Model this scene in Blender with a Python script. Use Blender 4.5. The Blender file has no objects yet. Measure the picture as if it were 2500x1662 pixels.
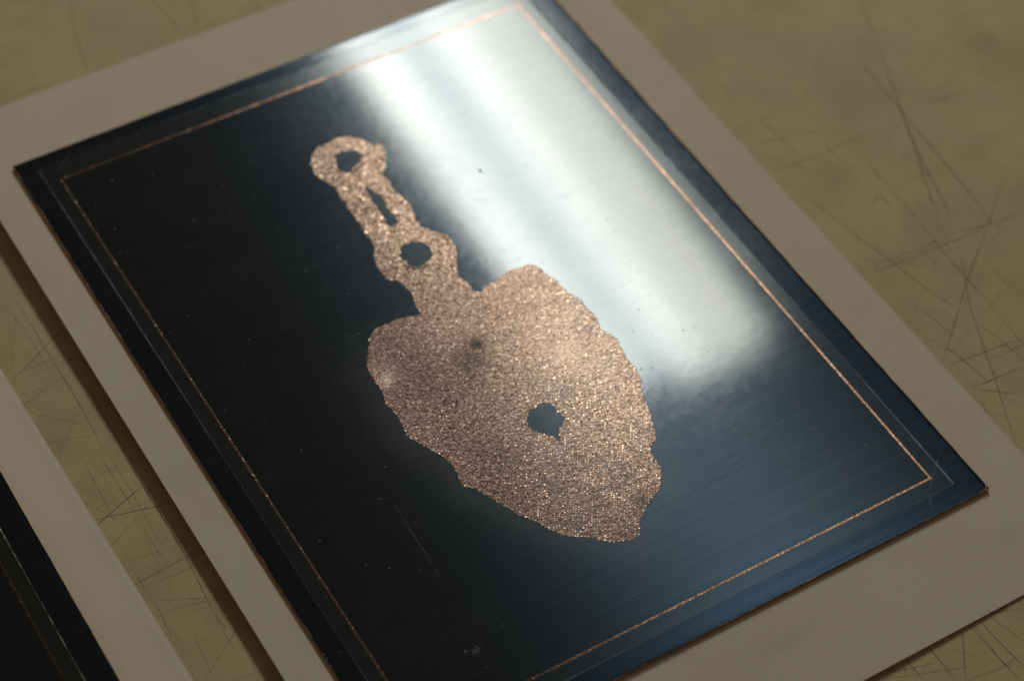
import bpy, bmesh, math, random
from mathutils import Vector, Matrix
from mathutils.geometry import delaunay_2d_cdt

sc = bpy.context.scene
col = sc.collection
random.seed(7)
MM = 0.001

# ------------------------------------------------------------------ camera
cam_data = bpy.data.cameras.new("camera")
cam = bpy.data.objects.new("camera", cam_data)
col.objects.link(cam)
cam.matrix_world = Matrix(((0.8558560, 0.3777900, -0.3532894, -0.1372896),
                           (-0.5159873, 0.6705900, -0.5329347, -0.2426954),
                           (0.0356070, 0.6384100, 0.7688740, 0.5065360),
                           (0, 0, 0, 1)))
cam_data.sensor_width = 36.0
cam_data.lens = 81.6145
cam_data.clip_start = 0.02
cam_data.clip_end = 50
cam_data.dof.use_dof = True
cam_data.dof.focus_distance = 0.622
cam_data.dof.aperture_fstop = 8.0
sc.camera = cam

# ------------------------------------------------------------------ light
sc.view_settings.view_transform = 'Standard'
sc.view_settings.look = 'None'
sc.view_settings.exposure = 0.0
sc.view_settings.gamma = 1.0

world = bpy.data.worlds.new("World")
sc.world = world
world.use_nodes = True
bg = world.node_tree.nodes['Background']
bg.inputs['Color'].default_value = (1.0, 0.82, 0.62, 1)     # dim warm room
bg.inputs['Strength'].default_value = 0.068

# the tall window of the workshop, one lamp per band of glass and curtain
W_C = Vector((0.6285, 0.8763, 0.9508))
W_N = Vector((0.3912, 0.5587, 0.7314))
W_U = Vector((0.2145, -0.8281, 0.5179))
W_V = Vector((0.895, -0.0457, -0.4438))
def window_lamp(u0, u1, v0, v1, radiance, color):
    ld = bpy.data.lights.new("window_light", 'AREA')
    ld.shape = 'RECTANGLE'
    ld.size, ld.size_y = v1 - v0, u1 - u0
    ld.energy = radiance * math.pi * (u1 - u0) * (v1 - v0)
    ld.color = color
    o = bpy.data.objects.new("window_light", ld)
    col.objects.link(o)
    z = W_N.normalized()
    x = (W_V - z * W_V.dot(z)).normalized()
    y = z.cross(x)
    m = Matrix((x, y, z)).transposed().to_4x4()
    m.translation = W_C + W_U * (u0 + u1) / 2 + W_V * (v0 + v1) / 2
    o.matrix_world = m
RAD = 18.5
window_lamp(-0.36, 0.17, -0.058, -0.020, RAD * 1.30, (1.0, 1.0, 0.96))
window_lamp(-0.36, 0.17, -0.020, 0.012, RAD * 0.70, (0.92, 1.0, 1.0))
window_lamp(-0.36, 0.19, 0.012, 0.040, RAD * 1.28, (1.0, 1.0, 0.95))
window_lamp(-0.36, 0.20, 0.040, 0.096, RAD * 0.77, (1.0, 0.99, 0.92))

# ------------------------------------------------------------------ helpers
def tag(o, label=None, cat=None, group=None, kind=None):
    for k, v in (('label', label), ('category', cat), ('group', group), ('kind', kind)):
        if v: o[k] = v
    return o

def mesh_obj(name, verts, faces, mat, parent=None, smooth=False):
    me = bpy.data.meshes.new(name)
    me.from_pydata([tuple(v) for v in verts], [], faces)
    me.materials.append(mat)
    if smooth:
        me.polygons.foreach_set('use_smooth', [True] * len(me.polygons))
    me.update()
    o = bpy.data.objects.new(name, me)
    col.objects.link(o)
    if parent: o.parent = parent
    return o

def table_z(x, y):          # the card rests a little tilted over the table
    return -0.0018 - (0.00365 - 0.018 * x + 0.008 * y)

class NT:
    def __init__(s, name):
        s.m = bpy.data.materials.new(name); s.m.use_nodes = True
        s.t = s.m.node_tree; s.t.nodes.clear()
        s.out = s.t.nodes.new('ShaderNodeOutputMaterial')
        s.tc = s.n('ShaderNodeTexCoord')
    def n(s, typ, props=None, **inp):
        nd = s.t.nodes.new(typ)
        for k, v in (props or {}).items(): setattr(nd, k, v)
        for k, v in inp.items():
            key = int(k[1:]) if k[0] == '_' and k[1:].isdigit() else k.replace('_', ' ')
            s.set(nd.inputs[key], v)
        return nd
    def set(s, sock, v):
        if isinstance(v, bpy.types.NodeSocket): s.t.links.new(v, sock)
        elif isinstance(v, bpy.types.Node): s.t.links.new(v.outputs[0], sock)
        else:
            if isinstance(v, tuple) and len(v) == 3 and sock.type == 'RGBA': v = v + (1,)
            sock.default_value = v
    def mapped(s, scale, rot=(0, 0, 0)):
        return s.n('ShaderNodeMapping', None, Vector=s.tc.outputs['Object'], Scale=scale, Rotation=rot).outputs[0]
    def noise(s, scale, detail=4, rough=.55, vec=None, dist=0.0):
        return s.n('ShaderNodeTexNoise', None, Vector=vec if vec is not None else s.tc.outputs['Object'],
                   Scale=scale, Detail=detail, Roughness=rough, Distortion=dist).outputs['Fac']
    def ramp(s, fac, a, b, lo=0.0, hi=1.0):
        return s.n('ShaderNodeMapRange', {'clamp': True}, Value=fac, From_Min=a, From_Max=b, To_Min=lo, To_Max=hi).outputs[0]
    def mix(s, fac, a, b):
        nd = s.n('ShaderNodeMix', {'data_type': 'RGBA'})
        s.set(nd.inputs[0], fac); s.set(nd.inputs[6], a); s.set(nd.inputs[7], b)
        return nd.outputs[2]
    def math(s, op, a, b=0.0, c=0.0):
        return s.n('ShaderNodeMath', {'operation': op}, _0=a, _1=b, _2=c).outputs[0]
    def bump(s, h, strength, dist, normal=None):
        nd = s.n('ShaderNodeBump', None, Height=h, Strength=strength, Distance=dist)
        if normal is not None: s.set(nd.inputs['Normal'], normal)
        return nd.outputs[0]
    def attr(s, name):
        return s.n('ShaderNodeAttribute', {'attribute_name': name}).outputs['Fac']
    def end(s, shader):
        s.t.links.new(shader if isinstance(shader, bpy.types.NodeSocket) else shader.outputs[0], s.out.inputs['Surface'])
        return s.m

# ------------------------------------------------------------------ materials
def mat_table():
    n = NT("worn_table")
    big = n.noise(14, 5, .6)
    mid = n.noise(55, 6, .62, dist=.4)
    fine = n.noise(700, 4, .7)
    c = n.mix(n.ramp(big, .35, .68), (.66, .525, .285), (.585, .455, .245))
    c = n.mix(n.ramp(mid, .47, .72, 0, .6), c, (.47, .355, .19))
    blot = n.noise(24, 3, .5, n.mapped((1, 1, 1), (0, 0, 1.1)))
    c = n.mix(n.ramp(blot, .56, .70, 0, .5), c, (.44, .315, .18))
    grey = n.noise(19, 4, .6, n.mapped((1, 1, 1), (0, 0, .4)))
    c = n.mix(n.ramp(grey, .5, .66, 0, .55), c, (.53, .43, .305))
    c = n.mix(n.ramp(fine, .35, .75, 0, .30), c, (.50, .39, .21))
    for k, (sx, sy, rz) in enumerate(((6, 620, .35), (5, 700, -1.05), (7, 520, 1.35))):   # rubbed-in hairlines
        h = n.noise(1.0, 3, .6, n.mapped((sx, sy, 1), (0, 0, rz)))
        c = n.mix(n.ramp(h, .63, .78, 0, .38), c, (.36, .28, .16))
    b = n.n('ShaderNodeBsdfPrincipled', None, Base_Color=c, Roughness=.62, Specular_IOR_Level=.25,
            Normal=n.bump(fine, .15, .0002))
    return n.end(b)

def mat_scratch():
    n = NT("dark_scratch")
    d = n.n('ShaderNodeBsdfDiffuse', None, Color=(.10, .078, .05))
    t = n.n('ShaderNodeBsdfTransparent')
    fade = n.math('MULTIPLY', n.attr('strength'), n.ramp(n.noise(260, 3, .6), .32, .58, .45, 1))
    return n.end(n.n('ShaderNodeMixShader', None, _0=fade, _1=t, _2=d))

def mat_paper():
    n = NT("cream_card")
    f = n.noise(900, 4, .7)
    m = n.noise(34, 5, .65)
    c = n.mix(n.ramp(m, .3, .7), (.80, .685, .53), (.755, .64, .488))
    fib = n.noise(1.0, 3, .7, n.mapped((260, 1400, 1), (0, 0, .6), ))
    c = n.mix(n.ramp(fib, .58, .72, 0, .16), c, (.58, .49, .37))
    thumb = n.math('MULTIPLY', n.ramp(n.noise(60, 2, .5), .60, .72), n.ramp(n.noise(16, 2, .5), .5, .65))
    c = n.mix(n.math('MULTIPLY', thumb, .28), c, (.50, .43, .34))
    c = n.mix(n.ramp(f, .35, .7, 0, .14), c, (.60, .50, .37))
    speck = n.noise(520, 2, .5)
    c = n.mix(n.ramp(speck, .77, .80, 0, .40), c, (.32, .26, .2))
    b = n.n('ShaderNodeBsdfPrincipled', None, Base_Color=c, Roughness=.8, Specular_IOR_Level=.2,
            Normal=n.bump(f, .12, .00012))
    return n.end(b)

def mat_copper(name, rough=.38, dark=0.0, tarnish=.5):
    n = NT(name)
    a = n.noise(420, 5, .65)
    b_ = n.noise(45, 4, .6)
    c = n.mix(n.ramp(b_, .35, .7), (.80, .47, .33), (.66, .40, .29))
    c = n.mix(n.ramp(a, .42, .70, 0, tarnish), c, (.20, .125, .10))
    if dark: c = n.mix(dark, c, (.10, .055, .04))
    r = n.ramp(n.noise(240, 4, .6), .3, .7, rough - .06, rough + .12)
    g = n.n('ShaderNodeBsdfPrincipled', None, Base_Color=c, Metallic=1.0, Roughness=r,
            Normal=n.bump(n.noise(1400, 3, .6), .5, .00012))
    return n.end(g)

def mat_figure():
    n = NT("etched_copper")
    a = n.noise(760, 5, .7)
    v = n.n('ShaderNodeTexVoronoi', {'feature': 'F1'}, Vector=n.tc.outputs['Object'], Scale=1500).outputs['Distance']
    big = n.noise(42, 4, .6)
    rub, order, lit = n.attr('rub_glare'), n.attr('order'), n.attr('painted_gleam')
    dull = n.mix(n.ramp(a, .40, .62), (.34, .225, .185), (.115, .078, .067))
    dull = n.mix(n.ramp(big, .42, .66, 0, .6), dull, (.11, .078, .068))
    gleam = n.mix(n.ramp(a, .40, .64), (.93, .67, .51), (.50, .335, .26))
    c = n.mix(lit, dull, gleam)  # window gleam painted into the copper colour, brighter to the right
    c = n.mix(n.attr('smudge'), c, (.085, .065, .058))
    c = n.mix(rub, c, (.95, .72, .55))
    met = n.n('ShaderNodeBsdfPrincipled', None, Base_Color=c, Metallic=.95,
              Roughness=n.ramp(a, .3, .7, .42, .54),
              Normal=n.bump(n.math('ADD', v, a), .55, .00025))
    # between the dots of the lattice some of the blue-black film is still there
    film = n.n('ShaderNodeBsdfPrincipled', None, Base_Color=(.06, .062, .062), Roughness=.24, Specular_IOR_Level=.5,
               Normal=n.bump(a, .3, .0001))
    gap = n.math('MULTIPLY', n.ramp(n.noise(900, 3, .6), .44, .56), n.ramp(n.noise(120, 4, .65), .42, .64))
    left = n.math('MULTIPLY', n.math('MULTIPLY', order, gap), n.math('SUBTRACT', 1.0, rub))
    return n.end(n.n('ShaderNodeMixShader', None, _0=left, _1=met, _2=film))

def mat_grain():
    n = NT("copper_grain")
    sh = n.attr('shade')
    c = n.mix(sh, (.21, .135, .105), (1.0, .75, .55))
    b = n.n('ShaderNodeBsdfPrincipled', None, Base_Color=c, Metallic=1.0, Roughness=n.ramp(sh, 0, 1, .54, .37))
    return n.end(b)

def mat_line(no_gleam=False):
    n = NT("copper_line" if not no_gleam else "dull_copper_line")
    sep = n.n('ShaderNodeSeparateXYZ', None, Vector=n.tc.outputs['Object'])
    gleam = n.ramp(sep.outputs[0], .045, .165, .0, .85)  # gleam of the window painted along the line, rising with x
    a = n.noise(1300, 4, .7)
    big = n.noise(60, 3, .6)
    fleck = n.ramp(a, .59, .65)
    dull = n.mix(n.math('MULTIPLY', fleck, n.ramp(n.noise(190, 3, .6), .40, .60)), (.040, .026, .020), (.60, .37, .26))
    if no_gleam: gleam = n.math('MULTIPLY', gleam, 0.0)
    lit_copper = n.mix(n.ramp(a, .40, .60), (.40, .235, .16), (.95, .57, .36))
    c = n.mix(n.math('MULTIPLY', gleam, n.ramp(big, .3, .6, .55, 1)), dull, lit_copper)
    return n.end(n.n('ShaderNodeBsdfPrincipled', None, Base_Color=c, Metallic=1.0, Roughness=n.ramp(a, .4, .6, .48, .33),
                     Normal=n.bump(a, .5, .0001)))

def mat_resist(name, margin=False):
    n = NT(name)
    streak = n.noise(1.0, 4, .65, n.mapped((9, 1500, 1), (0, 0, -.04)))
    streak2 = n.noise(1.0, 3, .6, n.mapped((5, 420, 1), (0, 0, -.04)))
    st = n.math('ADD', n.math('MULTIPLY', streak, .6), n.math('MULTIPLY', streak2, .4))
    cloud = n.noise(26, 5, .6)
    fine = n.noise(1800, 3, .7)
    grit = n.noise(420, 4, .6)
    tan = n.n('ShaderNodeCombineXYZ', None, X=math.cos(.17), Y=math.sin(.17), Z=0.0)
    # brushed metal showing through the blue-black film
    if margin: bc = n.mix(n.ramp(st, .36, .64), (.028, .052, .082), (.045, .084, .132))
    else: bc = n.mix(n.ramp(st, .34, .66), (.036, .061, .087), (.057, .092, .122))
    aniso = n.n('ShaderNodeBsdfAnisotropic', {'distribution': 'GGX'}, Color=bc, Roughness=.48, Anisotropy=(.78 if margin else .80),
                Rotation=0.0, Normal=n.bump(st, .12, .00004))
    n.set(aniso.inputs['Tangent'], tan)
    if not margin:
        # dull film left between the copper line and the edge of the film
        sep = n.n('ShaderNodeSeparateXYZ', None, Vector=n.tc.outputs['Object'])
        ax = n.math('SUBTRACT', n.math('ABSOLUTE', n.math('SUBTRACT', sep.outputs[0], .0901)), .0798)
        ay = n.math('SUBTRACT', n.math('ABSOLUTE', n.math('SUBTRACT', sep.outputs[1], .1193)), .1087)
        rim = n.ramp(n.math('MAXIMUM', ax, ay), -.0002, .0002)
        res = n.attr('residue')
        haze = n.math('ADD', n.math('MULTIPLY', rim, .06), n.math('MULTIPLY', res, n.ramp(fine, .3, .7, .45, 1.0)))
        wipe = n.noise(1.0, 5, .65, n.mapped((22, 95, 1), (0, 0, .5)), .6)
        smut = n.math('MULTIPLY', n.ramp(wipe, .48, .78), n.ramp(cloud, .35, .65))
        haze = n.math('ADD', haze, n.math('MULTIPLY', smut, .10))
        dc = n.mix(haze, (.0062, .0044, .0032), (.11, .115, .10))
    else:
        wear = n.ramp(n.noise(70, 4, .65), .55, .75, 0, .25)
        dc = n.mix(wear, (.0045, .0036, .0032), (.02, .024, .028))
    dif = n.n('ShaderNodeBsdfDiffuse', None, Color=dc)
    base = n.n('ShaderNodeAddShader', None, _0=aniso, _1=dif)
    rough = n.math('ADD', n.ramp(cloud, .3, .7, .060, .090), n.ramp(grit, .45, .8, 0, .03))
    if not margin: rough = n.math('ADD', rough, n.math('MULTIPLY', rim, .03))
    nb = n.bump(cloud, .05, .00025)
    nb = n.bump(grit, .05, .00006, nb)
    coat = n.n('ShaderNodeBsdfGlossy', None, Color=(.98, 1.0, .965), Roughness=rough, Normal=nb)
    fr = n.n('ShaderNodeFresnel', None, IOR=1.47 if not margin else 1.42)
    return n.end(n.n('ShaderNodeMixShader', None, _0=fr, _1=base, _2=coat))

def mat_film_edge(bright=False):
    n = NT("film_edge" if not bright else "silvery_film_edge")
    f = n.ramp(n.noise(160, 4, .7), .35, .62)
    c = n.mix(f, (.05, .055, .055), (.30, .31, .29)) if not bright else n.mix(n.ramp(n.noise(420, 3, .6), .40, .56), (.22, .22, .18), (.85, .85, .72))
    return n.end(n.n('ShaderNodeBsdfPrincipled', None, Base_Color=c, Roughness=.42, Specular_IOR_Level=.6))

def mat_flat(name, c, rough=.6, spec=.4):
    n = NT(name)
    f = n.ramp(n.noise(600, 3, .6), .3, .7)
    cc = n.mix(f, c, tuple(x * .7 for x in c))
    return n.end(n.n('ShaderNodeBsdfPrincipled', None, Base_Color=cc, Roughness=rough, Specular_IOR_Level=spec))

def mat_mark():
    n = NT("hairline_mark")
    d = n.n('ShaderNodeBsdfPrincipled', None, Base_Color=(.30, .31, .30), Roughness=.4)
    t = n.n('ShaderNodeBsdfTransparent')
    fade = n.math('MULTIPLY', n.attr('strength'), n.ramp(n.noise(330, 3, .6), .35, .6, .15, .8))
    return n.end(n.n('ShaderNodeMixShader', None, _0=fade, _1=t, _2=d))

TABLE, SCRATCH, PAPER = mat_table(), mat_scratch(), mat_paper()
COPPER_EDGE = mat_copper("copper_edge", .45, .35)
COPPER_LINE, DULL_LINE = mat_line(), mat_line(True)
FIGURE, GRAIN = mat_figure(), mat_grain()
RESIST, MARGIN = mat_resist("resist_film"), mat_resist("blackened_margin", True)
FILM_EDGE, SILVER_EDGE, MARK = mat_film_edge(), mat_film_edge(True), mat_mark()
DUST = mat_flat("pale_dust", (.42, .41, .38))
PIT = mat_flat("dark_pit", (.015, .02, .018), .7, .1)
DROP = mat_flat("dried_drop", (.05, .055, .065), .5, .4)
CHIP = mat_flat("worn_chip", (.16, .19, .19), .35, .6)

# ---- traced on the plate and table, millimetres
FAN=[(93.9,202.0),(95.4,200.2),(96.8,198.7),(97.6,196.9),(98.1,195.1),(98.7,194.0),(99.5,194.7),(100.8,194.1),(100.5,191.7),(99.0,188.6),(96.3,184.1),(95.7,183.9),(94.5,184.1),(94.6,183.0),(95.1,181.2),(95.0,179.1),(94.6,176.6),(94.9,174.5),(95.3,173.3),(95.7,171.5),(96.0,169.4),(96.2,167.9),(95.4,165.9),(95.6,164.3),(94.1,161.8),(94.4,160.4),(94.4,159.2),(95.7,157.1),(97.2,154.8),(99.1,152.5),(99.7,150.5),(99.5,148.3),(98.9,145.8),(97.8,143.6),(95.9,140.5),(94.7,137.9),(94.2,137.5),(94.9,135.0),(95.4,132.6),(95.5,129.5),(96.9,128.5),(99.8,129.7),(102.8,129.7),(106.1,130.8),(109.0,131.3),(112.1,130.9),(114.5,130.7),(116.7,128.8),(116.8,125.7),(117.8,123.0),(118.5,120.5),(118.7,117.0),(119.6,114.3),(120.6,111.7),(120.3,108.5),(121.0,106.0),(120.6,102.8),(119.6,99.7),(120.6,97.1),(121.6,95.7),(121.6,93.6),(121.0,90.7),(120.2,86.3),(120.5,82.9),(119.7,78.5),(117.3,74.3),(116.7,71.5),(115.8,68.1),(114.4,65.0),(113.4,61.7),(111.8,58.7),(109.6,57.7),(108.1,55.9),(107.8,52.6),(107.5,49.8),(104.6,45.4),(102.5,43.7),(100.7,43.2),(97.8,41.2),(95.0,39.8),(92.6,37.6),(90.4,34.5),(88.6,33.7),(85.6,34.8),(82.7,36.0),(80.6,37.9),(78.2,40.4),(75.1,42.2),(72.7,44.2),(70.9,47.1),(69.3,50.5),(67.9,53.1),(65.9,55.7),(64.9,58.1),(63.6,61.0),(62.3,63.9),(61.3,66.3),(59.9,69.0),(58.2,70.7),(57.9,72.3),(58.5,75.4),(58.9,78.1),(58.1,81.6),(57.3,84.3),(56.1,86.5),(55.1,89.0),(54.1,90.3),(53.2,93.1),(53.3,96.5),(54.0,99.9),(53.9,103.1),(53.1,105.5),(54.3,109.2),(54.7,112.1),(54.6,115.3),(54.9,119.1),(56.3,122.3),(59.3,126.3),(61.1,129.3),(63.5,130.9),(66.5,131.2),(70.3,131.2),(74.2,130.2),(78.1,129.5),(77.8,130.5),(78.0,131.4),(78.4,133.7),(79.2,137.4),(79.2,140.8),(78.1,144.0),(75.8,145.7),(75.9,145.9),(75.9,147.5),(75.6,150.0),(76.0,152.5),(76.7,154.9),(79.1,159.2),(79.3,161.0),(79.1,163.9),(79.5,166.6),(79.7,169.4),(79.6,171.8),(79.5,174.3),(79.6,177.1),(79.8,180.0),(79.9,182.8),(80.3,185.5),(79.3,187.6),(78.5,189.5),(77.6,191.0),(77.6,193.4),(77.8,195.4),(78.4,197.5),(79.8,199.8),(81.6,201.3),(83.6,202.4),(86.2,202.5),(88.2,202.9),(90.8,203.0),(92.3,202.4)]
HOLE_A=[(86.8,197.3),(88.2,197.6),(89.7,197.0),(91.4,196.7),(92.9,195.5),(93.6,193.6),(93.4,192.2),(91.8,190.8),(90.3,190.1),(88.0,189.2),(87.3,188.2),(85.9,188.7),(84.3,190.2),(84.3,192.2),(85.0,194.3)]
SLOT=[(87.6,180.0),(88.7,180.6),(88.8,178.9),(89.8,176.3),(90.2,173.7),(89.7,171.0),(89.5,168.7),(90.0,167.0),(89.4,164.4),(88.1,163.7),(86.6,163.8),(86.3,165.2),(86.6,167.9),(87.0,170.6),(86.9,173.5),(87.2,176.8)]
HOLE_B=[(85.1,154.5),(86.5,155.1),(88.1,154.9),(89.3,155.2),(91.4,153.8),(92.5,152.0),(92.8,150.1),(92.3,148.1),(90.3,146.4),(88.3,145.9),(86.5,145.2),(85.6,145.5),(84.0,146.9),(83.7,149.6),(83.3,151.3),(84.0,153.2)]
HOLE_C=[(86.5,84.7),(88.3,84.4),(90.6,85.1),(92.6,84.3),(93.3,82.4),(93.4,80.0),(94.0,77.3),(92.4,75.9),(90.4,74.7),(88.5,71.6),(87.3,73.8),(85.1,76.2),(83.5,78.6),(83.9,81.5)]
SCRATCHES=[([(263.8,160.3),(251.7,131.9),(244.8,115.3),(230.8,84.0)],1.6,0.50),
([(253.2,157.1),(250.6,128.1),(249.5,114.0),(246.2,79.7)],1.6,0.50),
([(249.4,125.8),(243.6,110.8),(236.3,85.5)],1.6,0.50),
([(245.9,77.8),(234.2,79.8)],1.6,0.50),
([(210.5,151.4),(211.1,134.9),(211.6,130.9)],1.6,0.32),
([(221.2,130.4),(222.3,116.8)],1.6,0.32),
([(228.4,122.6),(227.5,107.3),(227.0,86.2)],1.6,0.32),
([(200.9,140.8),(226.1,135.6)],1.6,0.32),
([(200.7,127.9),(220.1,127.4),(239.2,127.3)],1.6,0.32),
([(223.8,105.3),(222.5,96.3)],1.6,0.32),
([(203.1,116.0),(206.3,100.9),(207.2,97.7)],1.6,0.32),
([(231.5,98.7),(231.7,88.1)],1.6,0.32),
([(217.8,101.8),(223.4,104.8)],1.6,0.32),
([(259.6,90.8),(242.9,76.9)],1.6,0.32),
([(256.6,76.4),(245.9,77.8)],1.6,0.32),
([(230.4,195.7),(231.0,188.1)],1.6,0.32),
([(260.1,127.8),(277.0,127.1)],1.6,0.32),
([(270.2,178.4),(263.8,160.3)],1.6,0.32),
([(205.9,100.4),(210.4,78.8),(213.6,62.5),(215.2,56.4)],1.1,0.55),
([(226.5,88.4),(225.9,79.2),(225.2,62.9),(224.5,49.7)],1.1,0.55),
([(243.2,77.3),(224.8,63.8),(214.9,55.3),(200.4,43.5)],1.1,0.55),
([(200.3,80.4),(210.8,79.3),(242.1,77.3)],1.1,0.55),
([(199.9,53.8),(204.1,46.3),(206.1,33.3),(205.9,29.7)],1.1,0.55),
([(232.7,78.0),(219.2,55.3),(208.7,30.6),(201.0,13.9),(197.7,5.9)],1.1,0.55),
([(200.8,40.7),(225.6,38.2)],1.1,0.55),
([(200.6,31.0),(218.7,29.6)],1.1,0.55),
([(201.1,30.4),(212.1,21.5)],1.1,0.55),
([(200.4,82.7),(222.6,80.5),(234.5,80.3)],0.9,0.45),
([(220.9,80.5),(220.6,70.2)],0.9,0.45),
([(232.2,85.1),(226.8,74.7)],0.9,0.45),
([(213.8,36.3),(223.8,36.0)],0.9,0.45),
([(216.5,51.8),(218.5,43.5),(220.0,31.3)],0.9,0.45),
([(205.4,66.6),(209.2,43.9)],0.9,0.45),
([(234.8,66.0),(233.0,47.3)],0.9,0.45),
([(199.6,36.5),(202.3,36.5)],0.9,0.45),
([(200.2,34.6),(202.7,34.3)],0.9,0.45),
([(200.4,32.0),(202.3,32.5)],0.9,0.45),
([(200.6,31.0),(204.6,31.4)],0.9,0.45),
([(202.8,86.0),(206.8,84.0),(203.8,79.4)],0.9,0.45),
([(200.5,26.2),(195.8,15.7)],0.9,0.45),
([(224.5,49.7),(223.5,35.6)],0.9,0.45),
([(213.9,63.0),(214.9,56.6)],0.9,0.45),
([(130.1,-30.2),(130.5,-38.5)],1.0,0.75),
([(137.7,-30.1),(137.4,-42.5)],1.0,0.75),
([(149.2,-30.1),(139.8,-43.9)],1.0,0.75),
([(154.1,-30.4),(154.5,-42.0),(155.4,-48.2)],1.0,0.75),
([(150.9,-30.1),(151.3,-44.2),(152.0,-51.1)],1.0,0.75),
([(156.9,-30.5),(160.2,-42.3)],0.8,0.50),
([(141.5,-30.2),(138.5,-34.7)],0.8,0.50),
([(121.7,-32.9),(144.1,-41.5)],0.8,0.50),
([(128.8,-31.5),(127.0,-36.4)],0.8,0.50),
([(147.3,-45.0),(157.7,-45.4)],0.8,0.50),
([(121.5,-31.2),(136.3,-35.9)],0.8,0.50),
([(155.7,-30.2),(166.8,-34.2)],0.8,0.50),
([(167.1,-30.6),(167.1,-33.8)],0.8,0.50),
([(140.0,-44.0),(156.5,-46.8)],0.8,0.50),
([(147.4,-30.3),(148.2,-34.2)],0.8,0.50),
([(152.0,-31.2),(151.5,-43.3)],0.8,0.50),
([(-32.1,169.1),(-14.1,179.0),(-10.1,180.4)],0.8,0.60),
([(-18.4,196.1),(-18.5,177.1),(-18.4,159.2),(-18.8,142.7),(-19.6,133.4)],0.8,0.60),
([(-13.7,157.7),(-14.6,138.5),(-14.8,130.5)],0.8,0.60),
([(-31.8,171.3),(-8.3,171.8)],0.7,0.40),
([(-29.2,169.2),(-10.2,168.5)],0.7,0.40),
([(-32.0,163.6),(-23.6,163.5)],0.7,0.40),
([(-31.5,156.7),(-19.6,144.9)],0.7,0.40),
([(-31.8,145.1),(-17.7,140.3)],0.7,0.40),
([(-14.6,147.1),(-10.3,148.7)],0.7,0.40),
([(-20.7,192.9),(-23.0,185.4)],0.7,0.40),
([(-18.8,181.1),(-18.4,178.4)],0.7,0.40),
([(-15.0,177.0),(-17.4,169.0)],0.7,0.40),
([(-30.6,139.8),(-21.3,148.9)],0.7,0.40),
([(-22.0,196.3),(-20.6,182.7),(-20.9,168.6)],0.7,0.40),
([(-17.9,148.7),(-10.7,148.7)],0.7,0.40),
([(-15.0,131.9),(-15.4,119.0),(-15.2,111.0),(-15.4,91.8),(-16.3,79.5),(-17.2,70.0),(-16.0,65.6)],1.0,0.70),
([(-31.6,112.8),(-15.6,118.5)],1.0,0.70),
([(-31.4,90.4),(-11.2,91.7)],1.0,0.70),
([(-31.2,114.7),(-11.6,109.4)],1.0,0.70),
([(-27.6,127.3),(-15.8,128.4)],0.7,0.42),
([(-21.2,135.6),(-20.9,121.1),(-20.7,108.6)],0.7,0.42),
([(-18.8,134.2),(-18.8,118.1),(-19.5,98.5)],0.7,0.42),
([(-31.5,98.3),(-16.7,96.3)],0.7,0.42),
([(-31.4,88.6),(-11.0,87.6)],0.7,0.42),
([(-29.3,96.7),(-29.0,87.4),(-28.7,78.3),(-28.0,63.5)],0.7,0.42),
([(-10.8,88.0),(-12.3,75.5)],0.7,0.42),
([(-31.5,84.9),(-13.5,75.7)],0.7,0.42),
([(-24.0,70.8),(-25.9,54.2)],0.7,0.42),
([(-21.9,51.4),(-11.1,49.7)],0.7,0.42),
([(-16.9,72.4),(-17.6,57.4)],0.7,0.42),
([(-28.8,82.6),(-29.5,70.5)],0.7,0.42),
([(-22.0,96.8),(-15.1,101.4)],0.7,0.42),
([(-25.7,138.2),(-26.2,120.8),(-27.1,109.6)],0.7,0.42),
([(-28.7,79.3),(-12.5,75.1)],0.7,0.42),
([(-21.3,107.3),(-20.7,88.9)],0.7,0.42),
([(47.9,307.0),(43.0,293.8),(39.2,274.2)],1.8,0.30),
([(70.5,294.0),(72.6,273.5)],1.8,0.30),
([(81.9,287.3),(77.1,272.5)],1.8,0.30),
([(9.7,274.7),(29.1,274.0)],1.8,0.30)]
PLATE_MARKS=[([(177.8,16.5),(166.8,7.6),(165.9,5.6),(163.3,1.4)],0.35,0.90),
([(38.6,75.2),(38.4,69.2),(37.7,48.7)],0.20,0.70),
([(18.3,237.9),(10.3,230.8)],0.30,0.50),
([(40.2,168.4),(41.4,168.9)],0.20,0.50),
([(21.2,118.9),(22.2,119.5)],0.20,0.50),
([(21.2,118.0),(22.5,118.7)],0.20,0.50),
([(21.1,116.9),(22.2,117.4)],0.20,0.50),
([(21.1,113.1),(22.3,113.6)],0.20,0.50),
([(10.4,100.0),(15.9,100.3)],0.20,0.35),
([(10.7,98.8),(15.9,99.5)],0.20,0.35),
([(10.4,97.3),(15.4,97.8)],0.20,0.35),
([(14.9,76.6),(17.8,77.1)],0.20,0.35),
([(35.8,79.0),(36.7,78.6),(36.8,77.8)],0.25,0.70),
([(48.9,52.5),(49.7,52.0)],0.25,0.70),
([(33.9,53.5),(34.9,53.7)],0.25,0.70),
([(56.1,54.8),(56.5,54.8)],0.25,0.70)]
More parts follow.
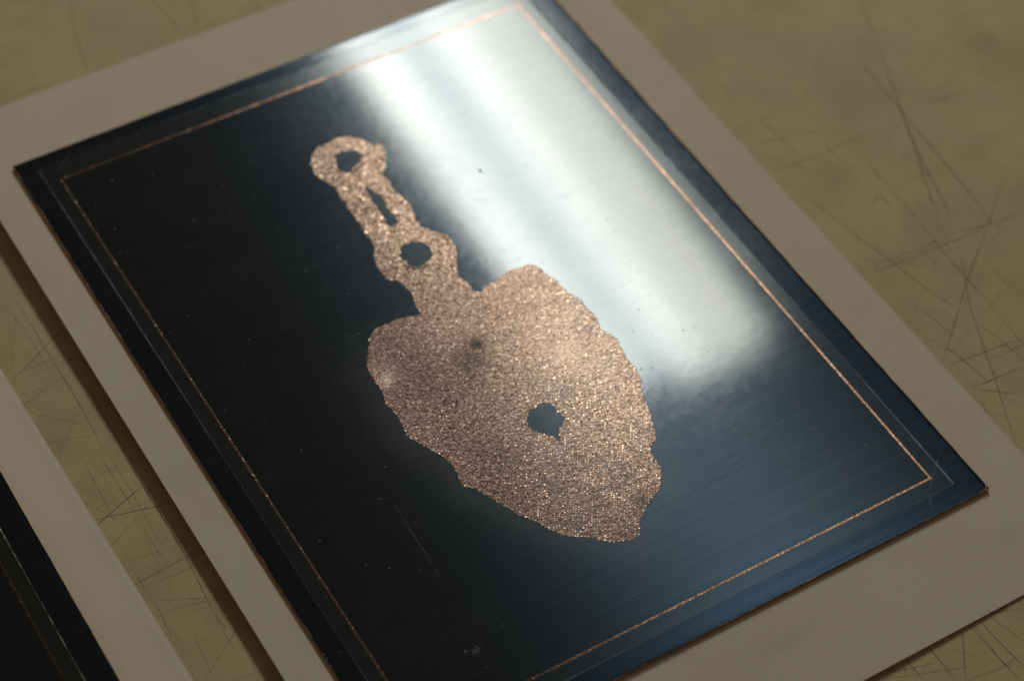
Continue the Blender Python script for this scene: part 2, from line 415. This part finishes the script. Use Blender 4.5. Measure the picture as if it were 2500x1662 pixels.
DUST_SPOTS=[(35.1,216.7,0.23),(63.7,207.1,0.20),(14.6,213.0,0.23),(73.7,186.0,0.23),(48.7,192.0,0.15),(93.1,212.1,0.15),(93.7,219.8,0.13),(104.3,205.1,0.56),(102.6,173.9,0.36),(102.2,169.6,0.23),(172.2,153.4,0.26),(180.1,179.3,0.15),(179.4,145.4,0.20),(178.3,138.9,0.23),(180.6,133.1,0.18),(176.5,122.1,0.26),(55.5,170.8,0.20),(12.8,158.5,0.15),(44.2,173.5,0.10),(40.3,158.4,0.10),(25.0,136.9,0.13),(49.8,131.5,0.10),(29.1,103.4,0.10),(172.0,97.3,0.23),(164.2,96.9,0.18),(152.3,65.1,0.15),(167.9,74.6,0.13),(135.6,61.6,0.15),(148.3,48.4,0.13),(146.7,36.4,0.13),(174.2,26.7,0.13),(9.0,58.3,0.20),(4.0,41.9,0.15),(6.8,70.8,0.10),(7.2,94.1,0.10),(67.9,36.2,0.15),(53.4,67.6,0.13),(59.2,50.3,0.13),(31.8,40.3,0.13),(57.5,24.6,0.13),(59.9,27.1,0.13),(115.8,47.3,0.15),(150.6,22.4,0.18),(171.4,2.5,0.18)]
PITS=[(121.4,170.0,0.51),(144.4,134.4,0.18),(143.8,177.8,0.13),(129.6,193.6,0.18),(155.9,150.0,0.18),(160.8,139.7,0.20),(152.0,148.7,0.13),(124.6,80.4,0.26),(143.7,129.4,0.20),(132.3,125.9,0.15),(140.1,87.4,0.20),(127.5,96.4,0.15),(151.9,92.1,0.15),(145.7,95.0,0.10),(140.1,87.8,0.26),(162.2,113.8,0.13),(147.7,83.7,0.10),(159.7,80.8,0.20),(152.7,20.9,0.18),(139.1,4.1,0.18),(150.5,5.0,0.10)]
ARC_A=[(87.4,188.5),(89.6,188.8),(91.4,189.5),(92.8,189.8)]
ARC_B=[(82.0,149.4),(82.8,147.3),(84.7,145.1),(87.4,144.3),(90.7,145.0)]
SMUDGE=(34.3,25.1)

# ------------------------------------------------------------------ small geometry tools
def smooth_noise(i, seed):
    r = random.Random(seed * 7919 + i); return r.uniform(-1, 1)

def cell_noise(x, y, s, seed):
    xi, yi = math.floor(x / s), math.floor(y / s); fx, fy = x / s - xi, y / s - yi
    g = lambda i, j: random.Random((i * 73856093) ^ (j * 19349663) ^ seed).random()
    fx, fy = fx * fx * (3 - 2 * fx), fy * fy * (3 - 2 * fy)
    return (g(xi, yi) * (1 - fx) + g(xi + 1, yi) * fx) * (1 - fy) + (g(xi, yi + 1) * (1 - fx) + g(xi + 1, yi + 1) * fx) * fy

def densify(pts, step, jit, seed):
    out = []; k = 0
    n = len(pts)
    for i in range(n):
        a, b = Vector(pts[i]), Vector(pts[(i + 1) % n])
        d = b - a; L = d.length
        m = max(1, round(L / step))
        nrm = Vector((-d.y, d.x)) / max(L, 1e-6)
        for j in range(m):
            q = a + d * (j / m)
            q += nrm * smooth_noise(k, seed) * jit + d / max(L, 1e-6) * smooth_noise(k, seed + 31) * jit * .4
            k += 1
            out.append((q.x, q.y))
    return out

def inside(p, poly):
    x, y = p; c = False; j = len(poly) - 1
    for i in range(len(poly)):
        xi, yi = poly[i]; xj, yj = poly[j]
        if (yi > y) != (yj > y) and x < (xj - xi) * (y - yi) / (yj - yi) + xi: c = not c
        j = i
    return c

def dist_poly(p, poly):
    x, y = p; best = 1e9; j = len(poly) - 1
    for i in range(len(poly)):
        ax, ay = poly[j]; bx, by = poly[i]
        dx, dy = bx - ax, by - ay
        t = max(0, min(1, ((x - ax) * dx + (y - ay) * dy) / (dx * dx + dy * dy + 1e-12)))
        ex, ey = ax + t * dx - x, ay + t * dy - y
        d = ex * ex + ey * ey
        if d < best: best = d
        j = i
    return math.sqrt(best)

def set_attr(o, name, vals):
    a = o.data.attributes.new(name, 'FLOAT', 'POINT')
    a.data.foreach_set('value', vals)

def strips(name, items, zfun, mat, parent=None, lift=.00004):
    """hairlines: tapering ribbons following a polyline, with a strength per vertex"""
    V, F, S = [], [], []
    for pts, w, a in items:
        P = [Vector(p) for p in pts]
        Q = []
        for i in range(len(P) - 1):
            m = max(2, int((P[i + 1] - P[i]).length / 3))
            for j in range(m): Q.append(P[i].lerp(P[i + 1], j / m))
        Q.append(P[-1])
        if len(P) > 2:
            for _ in range(2): Q = [Q[0]] + [(Q[i - 1] + Q[i] * 2 + Q[i + 1]) / 4 for i in range(1, len(Q) - 1)] + [Q[-1]]
        b = len(V); n = len(Q)
        for i, q in enumerate(Q):
            d = Q[min(i + 1, n - 1)] - Q[max(i - 1, 0)]
            d = d.normalized() if d.length > 0 else Vector((1, 0))
            nr = Vector((-d.y, d.x))
            t = i / max(1, n - 1)
            hw = w * (.28 + .32 * min(1, 4 * min(t, 1 - t) + .2)) * random.uniform(.8, 1.2) * .5
            for s in (-1, 1):
                r = q + nr * hw * s
                x, y = r.x * MM, r.y * MM
                V.append((x, y, zfun(x, y) + lift)); S.append(a * (.55 + .45 * min(1, 5 * min(t, 1 - t))))
            if i: F.append((b + 2 * i - 2, b + 2 * i - 1, b + 2 * i + 1, b + 2 * i))
    o = mesh_obj(name, V, F, mat, parent)
    set_attr(o, 'strength', S)
    o['kind'] = 'stuff'
    return o

def flecks(name, items, z, mat, parent, hgt=.25, seed=1):
    """little irregular crumbs lying on a plate"""
    V, F = [], []
    r_ = random.Random(seed)
    for x, y, r in items:
        b = len(V); n = 7
        a0, st = r_.uniform(0, 6.28), r_.uniform(.5, 1)
        for k in range(n):
            t = k / n * 6.283; rr = r * r_.uniform(.65, 1.15)
            u, v = rr * math.cos(t), rr * st * math.sin(t)
            V.append(((x + u * math.cos(a0) - v * math.sin(a0)) * MM, (y + u * math.sin(a0) + v * math.cos(a0)) * MM, z))
        V.append((x * MM, y * MM, z + max(r * hgt, .02) * MM))
        for k in range(n): F.append((b + k, b + (k + 1) % n, b + n))
    o = mesh_obj(name, V, F, mat, parent, True)
    o['kind'] = 'stuff'
    return o

def prism_xy(corners, z0, z1):
    n = len(corners)
    V = [(x * MM, y * MM, z1) for x, y in corners] + [(x * MM, y * MM, z0) for x, y in corners]
    F = [tuple(range(n)), tuple(range(2 * n - 1, n - 1, -1))]
    F += [(i, n + i, n + (i + 1) % n, (i + 1) % n) for i in range(n)]
    return V, F

# ------------------------------------------------------------------ table
S_ = 1.2
tv = []; tf = []
NX = 12
for j in range(NX + 1):
    for i in range(NX + 1):
        x, y = -.55 + i * S_ / NX, -.5 + j * S_ / NX
        tv.append((x, y, table_z(x, y)))
for j in range(NX):
    for i in range(NX):
        a = j * (NX + 1) + i; tf.append((a, a + 1, a + NX + 2, a + NX + 1))
b0 = len(tv)
ring = [i for i in range(NX + 1)] + [j * (NX + 1) + NX for j in range(1, NX + 1)] + \
       [NX * (NX + 1) + i for i in range(NX - 1, -1, -1)] + [j * (NX + 1) for j in range(NX - 1, 0, -1)]
for i in ring: tv.append((tv[i][0], tv[i][1], tv[i][2] - .03))
for k in range(len(ring)):
    k2 = (k + 1) % len(ring); tf.append((ring[k], b0 + k, b0 + k2, ring[k2]))
tf.append(tuple(b0 + k for k in range(len(ring) - 1, -1, -1)))
table = mesh_obj('table_top', tv, tf, TABLE)
tag(table, 'yellowed worn table top covered with dark knife scratches', 'table top', None, 'structure')
fine = []
rs = random.Random(21)
for k in range(260):
    x, y = rs.uniform(-75, 320), rs.uniform(-55, 320)
    if 0 < x < 195 and -28 < y < 262: continue
    a = rs.choice((rs.gauss(.45, .12), rs.gauss(2.25, .15), rs.gauss(2.0, .1), rs.uniform(0, 3.14)))
    L = rs.expovariate(1 / 14) + 4
    bend = rs.uniform(-.05, .05)
    d = Vector((math.cos(a), math.sin(a))); e = Vector((-d.y, d.x))
    p = Vector((x, y))
    fine.append(([tuple(p - d * L), tuple(p + e * L * bend), tuple(p + d * L)], rs.uniform(.18, .42), rs.uniform(.08, .30)))
for k in range(460):                      # long fine cuts of the knife, a few directions
    x, y = rs.uniform(-75, 320), rs.uniform(-55, 320)
    if -5 < x < 190 and -25 < y < 260: continue
    a = rs.choice((rs.gauss(.5, .1), rs.gauss(2.2, .12), rs.gauss(1.7, .15), rs.gauss(.1, .1), rs.uniform(0, 3.14)))
    L = rs.uniform(10, 42); d = Vector((math.cos(a), math.sin(a))); e = Vector((-d.y, d.x)); p = Vector((x, y))
    fine.append(([tuple(p - d * L), tuple(p + e * L * rs.uniform(-.04, .04)), tuple(p + d * L)], rs.uniform(.09, .22), rs.uniform(.12, .5)))
strips('scratch_mark', [(p, w * .42, a * .9) for p, w, a in SCRATCHES] + fine, table_z, SCRATCH, table)

# ------------------------------------------------------------------ cards
def card_mesh(name, x0, x1, y0, y1, zf, th=.00045, nx=40, ny=24):
    V, F = [], []
    for lay in (0, 1):
        for j in range(ny + 1):
            for i in range(nx + 1):
                t = i / nx
                x, y = (x0 + (x1 - x0) * t) * MM, (y0 + (y1 - y0) * j / ny) * MM
                V.append((x, y, zf(x, y) - lay * th))
    N = (nx + 1) * (ny + 1)
    for j in range(ny):
        for i in range(nx):
            a = j * (nx + 1) + i
            F.append((a, a + 1, a + nx + 2, a + nx + 1)); F.append((N + a, N + a + nx + 1, N + a + nx + 2, N + a + 1))
    for i in range(nx):
        F.append((i, N + i, N + i + 1, i + 1)); a = ny * (nx + 1) + i; F.append((a, a + 1, N + a + 1, N + a))
    for j in range(ny):
        a = j * (nx + 1); F.append((a, a + nx + 1, N + a + nx + 1, N + a)); a += nx; F.append((a, N + a, N + a + nx + 1, a + nx + 1))
    return mesh_obj(name, V, F, PAPER, None, False)

T_PLATE = .0014
card = card_mesh('backing_card', -11.55, 198.2, -31.2, 266.3,
                 lambda x, y: -T_PLATE - .00001 + .0001 * math.sin(31 * y + 1) * (1 if x < -.003 or x > .186 else 0))
tag(card, 'cream backing card under the plate with the copper shape, tilted up at its left edge', 'card', 'cream cards under the plates')
def card2_z(x, y):
    # lies on the table, with its right-hand border sloping down to it
    t = max(0.0, min(1.0, (-.032 - x) / .017))
    t = t * t * (3 - 2 * t)
    k = .0048 * t * (.7 + 2.2 * (y + .05))
    return table_z(x, y) + .0006 + max(0, k)
c2 = card_mesh('backing_card', -262, -31.6, -31, 262, card2_z, nx=120, ny=40)
c2.data.polygons.foreach_set('use_smooth', [True] * len(c2.data.polygons))
tag(c2, 'cream backing card cut off by the left edge, beside the full card', 'card', 'cream cards under the plates')
# slight turn of the second card so that its edge runs as in the photo
for v in c2.data.vertices:
    v.co.x += -(v.co.y - .12) * .016

# ------------------------------------------------------------------ the plate
PW, PH = 181.8, 240.0
FX0, FX1, FY0, FY1 = 6.0, 174.2, 5.9, 234.9       # edge of the film
LX0, LX1, LY0, LY1 = 10.28, 169.8, 10.57, 228.0   # copper line (centre)
Z_M = -.00007                                      # plate edge, slightly lower than the field

def make_plate(root, figure=True):
    e = .12
    V, F = prism_xy([(0, 0), (PW, 0), (PW, PH), (0, PH)], -T_PLATE, -.00014)
    mesh_obj('copper_slab', V, F, COPPER_EDGE, root)
    # black film in the middle, on a fine grid so that the scum round the figure can be carried
    nx, ny = 120, 160
    V, F, R = [], [], []
    for j in range(ny + 1):
        for i in range(nx + 1):
            x = FX0 + (FX1 - FX0) * i / nx; y = FY0 + (FY1 - FY0) * j / ny
            V.append((x * MM, y * MM, 0))
            r = 0.0
            if figure:
                d = 0 if inside((x, y), FAN) else dist_poly((x, y), FAN_COARSE)
                side = max(0.0, min(1.0, (150 - y - .25 * (x - 60)) / 50))
                r = (.62 * math.exp(-(d / 6.5) ** 2) * side + .13 * math.exp(-(d / 16) ** 2) * side)
                if d == 0: r = max(r, .6)
            R.append(r)
    for j in range(ny):
        for i in range(nx):
            a = j * (nx + 1) + i; F.append((a, a + 1, a + nx + 2, a + nx + 1))
    film = mesh_obj('resist_film', V, F, RESIST, root)
    set_attr(film, 'residue', R)
    # four margins, each bending down a touch towards the edge
    o = [(0, 0), (PW, 0), (PW, PH), (0, PH)]; i_ = [(FX0, FY0), (FX1, FY0), (FX1, FY1), (FX0, FY1)]
    rr = random.Random(5)
    for k in range(4):
        a, b = Vector(o[k]), Vector(o[(k + 1) % 4]); c, d = Vector(i_[k]), Vector(i_[(k + 1) % 4])
        n = 60; V, F = [], []
        inn = Vector((-(b - a).y, (b - a).x)).normalized()
        for q in range(n + 1):
            t = q / n
            p0, p1 = a.lerp(b, t), c.lerp(d, t)
            wob = (rr.uniform(-.07, .07) if 0 < q < n else 0) + .06
            rim = p0 + inn * wob
            for (pp, z) in ((p1, -.00001), (p1.lerp(p0, .86), -.00002), (rim, Z_M), (rim - inn * .03, -.00014)):
                V.append((pp.x * MM, pp.y * MM, z))
        for q in range(n):
            for s in range(3):
                A = q * 4 + s; F.append((A, A + 1, A + 5, A + 4))
        mesh_obj('plate_margin', V, F, MARGIN, root, False)
    # copper line: a bead of etched metal on each side, made of short uneven pieces
    hw = .31
    ends = [((LX0, LY0), (LX1, LY0)), ((LX1, LY0), (LX1, LY1)), ((LX1, LY1), (LX0, LY1)), ((LX0, LY1), (LX0, LY0))]
    for k, (a, b) in enumerate(ends):
        a, b = Vector(a), Vector(b); d = (b - a).normalized(); nr = Vector((-d.y, d.x))
        L = (b - a).length; n = int(L / .7); V, F = [], []
        for q in range(n + 1):
            p = a + d * (L * q / n)
            ext = (-hw if q == 0 else hw if q == n else 0)
            for s, (off, z) in enumerate(((-1, .003), (-.7, .011), (0, .010), (.7, .011), (1, .003))):
                m = p + nr * (off * hw * rr.uniform(.85, 1.15)) + d * (-off * ext if ext else 0)
                V.append((m.x * MM, m.y * MM, (z + (rr.uniform(-.006, .007) if 0 < s < 4 else 0)) * MM))
        for q in range(n):
            for s in range(4):
                A = q * 5 + s; F.append((A, A + 5, A + 6, A + 1) if False else (A, A + 1, A + 6, A + 5))
        for f_ in range(len(F)): F[f_] = F[f_][::-1]
        mesh_obj('copper_line', V, F, COPPER_LINE, root)
    # raised pale edge of the film
    for k in range(4):
        a, b = Vector(i_[k]), Vector(i_[(k + 1) % 4]); d = (b - a).normalized(); nr = Vector((-d.y, d.x))
        w = (.11, .36, .10, .12)[k]
        n = 90; V, F = [], []
        for q in range(n + 1):
            p = a.lerp(b, q / n)
            g = w * (.55 + .45 * math.sin(q * .071 + k * 2 + .4) + rr.uniform(-.12, .12))
            g = max(g, .03)
            for off, z in ((-1, .002), (-.4, .04), (.4, .04), (1, .002)):
                m = p + nr * off * g
                V.append((m.x * MM, m.y * MM, z * MM))
        for q in range(n):
            for s in range(3):
                A = q * 4 + s; F.append((A, A + 4, A + 5, A + 1))
        for f_ in range(len(F)): F[f_] = F[f_][::-1]
        mesh_obj('film_edge', V, F, FILM_EDGE, root)

FAN_COARSE = FAN[::2]
def shrink(pts, f):
    cx = sum(p[0] for p in pts) / len(pts); cy = sum(p[1] for p in pts) / len(pts)
    return [(cx + (x - cx) * f, cy + (y - cy) * f) for x, y in pts]
plate = bpy.data.objects.new('etching_plate', None); col.objects.link(plate)
tag(plate, 'blue-black metal plate bearing the large copper pendant shape, lying on a cream card', 'printing plate', 'black plates on cream cards')
make_plate(plate, True)

# the copper shape: a raised plaque with its holes left open, cut by constrained triangulation
outline = densify(FAN, .62, .20, 3)
holes = [densify(h, .6, .10, 11 + i) for i, h in enumerate((HOLE_A, shrink(SLOT, 1.10), HOLE_B, HOLE_C))]
loops = [outline] + holes
pts2, edges = [], []
for lp in loops:
    b = len(pts2)
    pts2 += [Vector(p) for p in lp]
    edges += [(b + i, b + (i + 1) % len(lp)) for i in range(len(lp))]
nb = len(pts2)
xs = [p[0] for p in outline]; ys = [p[1] for p in outline]
yy = min(ys)
while yy < max(ys):                       # inner points so the plaque can carry its rubbed and glare patches
    xx = min(xs)
    while xx < max(xs):
        if inside((xx, yy), outline) and not any(inside((xx, yy), h) for h in holes):
            pts2.append(Vector((xx + random.uniform(-.4, .4), yy + random.uniform(-.4, .4))))
        xx += 1.6
    yy += 1.6
rv, re, rf, *_ = delaunay_2d_cdt(pts2, edges, [], 0, 1e-5)
faces = []
for f_ in rf:
    cx = sum(rv[i][0] for i in f_) / 3; cy = sum(rv[i][1] for i in f_) / 3
    if inside((cx, cy), outline) and not any(inside((cx, cy), h) for h in holes):
        a, b, c = (rv[i] for i in f_)
        faces.append(tuple(f_) if (b[0] - a[0]) * (c[1] - a[1]) - (b[1] - a[1]) * (c[0] - a[0]) > 0 else tuple(f_)[::-1])
n_ = len(rv)
V = [(p[0] * MM, p[1] * MM, .00003) for p in rv] + [(p[0] * MM, p[1] * MM, .000002) for p in rv]
F = list(faces)
cnt = {}
for f_ in faces:
    for i in range(3):
        e = (f_[i], f_[(i + 1) % 3]); cnt[e] = 1
for (a, b) in list(cnt):
    if (b, a) not in cnt: F.append((b, a, n_ + a, n_ + b))
fig = mesh_obj('copper_shape', V, F, FIGURE, plate)
SMG = [(81, 108, 5.0, 1.3), (86, 112, 3.5, .9), (78, 102, 4, .5), (84, 104, 3, .7), (99, 42, 6, .6), (88, 36, 4, .5), (72, 74, 6, .35), (90, 64, 5, .4)]
def smudge(x, y):
    v = 0
    for cx, cy, r, a in SMG:
        v = max(v, a * math.exp(-((x - cx) ** 2 + (y - cy) ** 2) / (r * r) * 1.5))
    return v * (.25 + 1.2 * cell_noise(x, y, 2.0, 77))
RUB_GLARE = [(57.6, 114.6, 4.2, .42), (106, 97, 9.5, .78), (111, 89, 10, .66), (118, 92, 8, .5), (112, 107, 12, .45), (104, 106, 8, .4)]  # rubbed patches, with glare at the right painted in as colour
def rub_glare(x, y):
    v = 0
    for cx, cy, r, a in RUB_GLARE:
        d2 = ((x - cx) ** 2 + (y - cy) ** 2) / (r * r)
        v = max(v, a * math.exp(-d2 * 1.4))
    return min(1.0, v * (.45 + 1.1 * cell_noise(x, y, 2.4, 41)))
def order_at(x, y):
    return max(0.0, min(1.0, ((x - 95) * .833 - (y - 105) * .553 + 8) / 20))
set_attr(fig, 'order', [order_at(v[0] / MM, v[1] / MM) for v in V])
set_attr(fig, 'smudge', [min(1, smudge(v[0] / MM, v[1] / MM)) for v in V])
set_attr(fig, 'rub_glare', [min(1, rub_glare(v[0] / MM, v[1] / MM)) for v in V])

# grain of the copper: thousands of little metal beads, on a lattice at the right, broken up at the left
gv, gf, gs = [], [], []
ax = Vector((.553, .833)); bx = Vector((.833, -.553))
rg = random.Random(99)
cx0, cy0 = 100.0, 120.0
def bead(x, y, r, h, sh, tilt):
    """one grain: a six-sided stud whose top face leans a little, so that each catches the light differently"""
    b = len(gv); n = 6; a0 = rg.uniform(0, 6.28)
    el = rg.uniform(.7, 1.0)
    sx, sy = math.tan(rg.gauss(0, tilt)), math.tan(rg.gauss(0, tilt))
    for k in range(n):
        t = a0 + k * 6.283 / n
        gv.append(((x + r * math.cos(t)) * MM, (y + r * el * math.sin(t)) * MM, .000026))
    for k in range(n):
        t = a0 + k * 6.283 / n
        u, v = r * .8 * math.cos(t), r * .8 * el * math.sin(t)
        gv.append(((x + u) * MM, (y + v) * MM, .000032 + max(.004, h + u * sx + v * sy) * MM))
    for k in range(n):
        k2 = (k + 1) % n
        gf.append((b + k, b + k2, b + n + k2, b + n + k))
    gf.append(tuple(b + n + k for k in range(n)))
    gs.extend([sh] * (2 * n))
def gleam_at(x, y):  # painted brightness toward the window's mirror direction, not a finish of the metal
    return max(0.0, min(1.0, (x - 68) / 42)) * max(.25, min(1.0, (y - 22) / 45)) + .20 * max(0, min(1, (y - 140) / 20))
def in_fig(x, y):
    return inside((x, y), outline) and not any(inside((x, y), h) for h in holes)
PA, PB = .74, .72
for i in range(-140, 141):
    for j in range(-140, 141):
        q = Vector((cx0, cy0)) + ax * (i * PA + (.28 * PA if j % 2 else 0)) + bx * (j * PB)
        if not (40 < q.x < 140 and 30 < q.y < 215): continue
        # order of the lattice: strong towards the right of the shape, lost at the left
        order = order_at(q.x, q.y)
        jit = .06 + (1 - order) * .45
        x, y = q.x + rg.gauss(0, jit * .55), q.y + rg.gauss(0, jit * .55)
        if not in_fig(x, y): continue
        if rg.random() < rub_glare(x, y) * 1.25 - .1: continue
        dn = cell_noise(x, y, 6, 5) * .6 + cell_noise(x, y, 2.2, 8) * .4
        if rg.random() < .10 + .35 * max(0, dn - .62) * 4 * (1 if order < .5 else .6): continue
        top = max(0, min(1, (y - 128) / 20))             # coarser grain up the handle
        if top > .5 and rg.random() < .25: continue
        lit = gleam_at(x, y)  # beads take the same painted gleam in their tone
        r = rg.uniform(.18, .33) * (1 + .12 * order + .75 * top)
        bead(x, y, r, rg.uniform(.03, .09), min(1, (rg.uniform(.0, .35) if rg.random() < .52 - .30 * lit else rg.uniform(.45, 1.0)) * (.62 + .5 * lit) * (1 - .6 * smudge(x, y))),
             math.radians(13 - 8 * order))
# ragged rim: beads standing along the outline and round the holes
for lp in loops:
    for k, (x, y) in enumerate(lp):
        if k % 2 == 0 or rg.random() < .4:
            bead(x + rg.uniform(-.15, .15), y + rg.uniform(-.15, .15), rg.uniform(.18, .32), rg.uniform(.04, .1), rg.uniform(.2, .8), .2)
set_attr(fig, 'painted_gleam', [min(1, gleam_at(v[0] / MM, v[1] / MM)) for v in V])
grain = mesh_obj('copper_grain', gv, gf, GRAIN, fig, False)
set_attr(grain, 'shade', gs)
grain['kind'] = 'stuff'
# two curled dark cracks under the ring holes
strips('crack', [([(h[0], h[1]) for h in ARC_A], .9, 1.0), ([(h[0], h[1]) for h in ARC_B], .8, 1.0)], lambda x, y: .00003, PIT_LINE if 'PIT_LINE' in globals() else SCRATCH, fig, .00009)

# dirt and damage on the plate
rd = random.Random(4)
dust = list(DUST_SPOTS)
for k in range(230):
    x, y = rd.uniform(13, 168), rd.uniform(13, 226)
    if inside((x, y), FAN): continue
    dust.append((x, y, .07 + .22 * rd.random() ** 2.2))
for k in range(22):
    t = rd.uniform(60, 235); dust.append((rd.uniform(170.5, 181), t, rd.uniform(.08, .22)))
flecks('dust_speck', dust, .000004, DUST, plate, .3, 2)
pits = [(x, y, q * 1.5) for x, y, q in PITS]
for k in range(110):
    x, y = (rd.gauss(140, 14), rd.gauss(125, 22)) if k % 2 else (rd.uniform(102, 167), rd.uniform(75, 225))
    if inside((x, y), FAN): continue
    pits.append((x, y, rd.uniform(.10, .32)))
flecks('dark_pit', pits, .000004, PIT, plate, .1, 3)
marks = list(PLATE_MARKS)
for k in range(40):
    x, y = rd.uniform(12, 168), rd.uniform(12, 225)
    if inside((x, y), FAN): continue
    a = rd.choice((rd.gauss(0, .1), rd.uniform(0, 3.14))); L = rd.uniform(.6, 3.5)
    d = Vector((math.cos(a), math.sin(a))) * L
    marks.append(([(x - d.x, y - d.y), (x + d.x * .2 - d.y * .1, y + d.y * .2 + d.x * .1), (x + d.x, y + d.y)], rd.uniform(.1, .2), rd.uniform(.1, .35)))
strips('hairline_mark', marks, lambda x, y: 0, MARK, plate, .00003)
chips = []
for k in range(34):
    t = abs(rd.gauss(0, 16)); chips.append((.3 + rd.random() * 1.8 * math.exp(-t / 20), 239 - t, rd.uniform(.15, .45)))
for k in range(26):
    chips.append((rd.uniform(.1, .9), rd.gauss(46, 3.2), rd.uniform(.12, .38)))
for k in range(16):
    t = abs(rd.gauss(0, 4)); chips.append((181.4 - rd.random() * 1.2, .6 + t, rd.uniform(.12, .35)))
for k in range(26):
    chips.append((181.5 - rd.random() * .5, rd.uniform(10, 235), rd.uniform(.08, .25)))
flecks('worn_chip', chips, -.000075, CHIP, plate, .12, 6)
# bright nick at the lower right corner
flecks('copper_nick', [(181.2, .7, .55), (180.9, .25, .4), (181.6, 1.2, .35)], -.00008, COPPER_LINE, plate, .15, 9)
smear = flecks('dried_drop', [(SMUDGE[0] + rd.gauss(0, .75), SMUDGE[1] + rd.gauss(0, .6), rd.uniform(.12, .42)) for k in range(26)], .000004, DROP, plate, .03, 12)

# ------------------------------------------------------------------ second plate at the left edge
p2 = bpy.data.objects.new('etching_plate', None); col.objects.link(p2)
for ch in list(plate.children):
    if ch.name.split('.')[0] in ('copper_slab', 'resist_film', 'plate_margin', 'copper_line', 'film_edge'):
        c = ch.copy(); col.objects.link(c); c.parent = p2
        if ch.name.startswith('film_edge') and abs(ch.data.vertices[0].co.x - ch.data.vertices[-1].co.x) < .002 and ch.data.vertices[0].co.x > .1:
            c.data = ch.data.copy()
            for v in c.data.vertices: v.co.x = .1742 + (v.co.x - .1742) * 1.25; v.co.z *= 2
            c.material_slots[0].link = 'OBJECT'; c.material_slots[0].material = SILVER_EDGE
        if ch.name.startswith('copper_line'):
            c.material_slots[0].link = 'OBJECT'; c.material_slots[0].material = DULL_LINE
        if ch.name.startswith('resist_film'):
            c.data = ch.data.copy()
            c.data.attributes['residue'].data.foreach_set('value', [0.0] * len(c.data.vertices))
tag(p2, 'black metal plate cut off by the left edge, only a dark border showing', 'printing plate', 'black plates on cream cards')
p2.location = (-.0477 - PW * MM, 0, table_z(-.06, .1) + .0006 + .0022 + T_PLATE + .0003)
p2.rotation_euler = (-.008, -.018, 0)
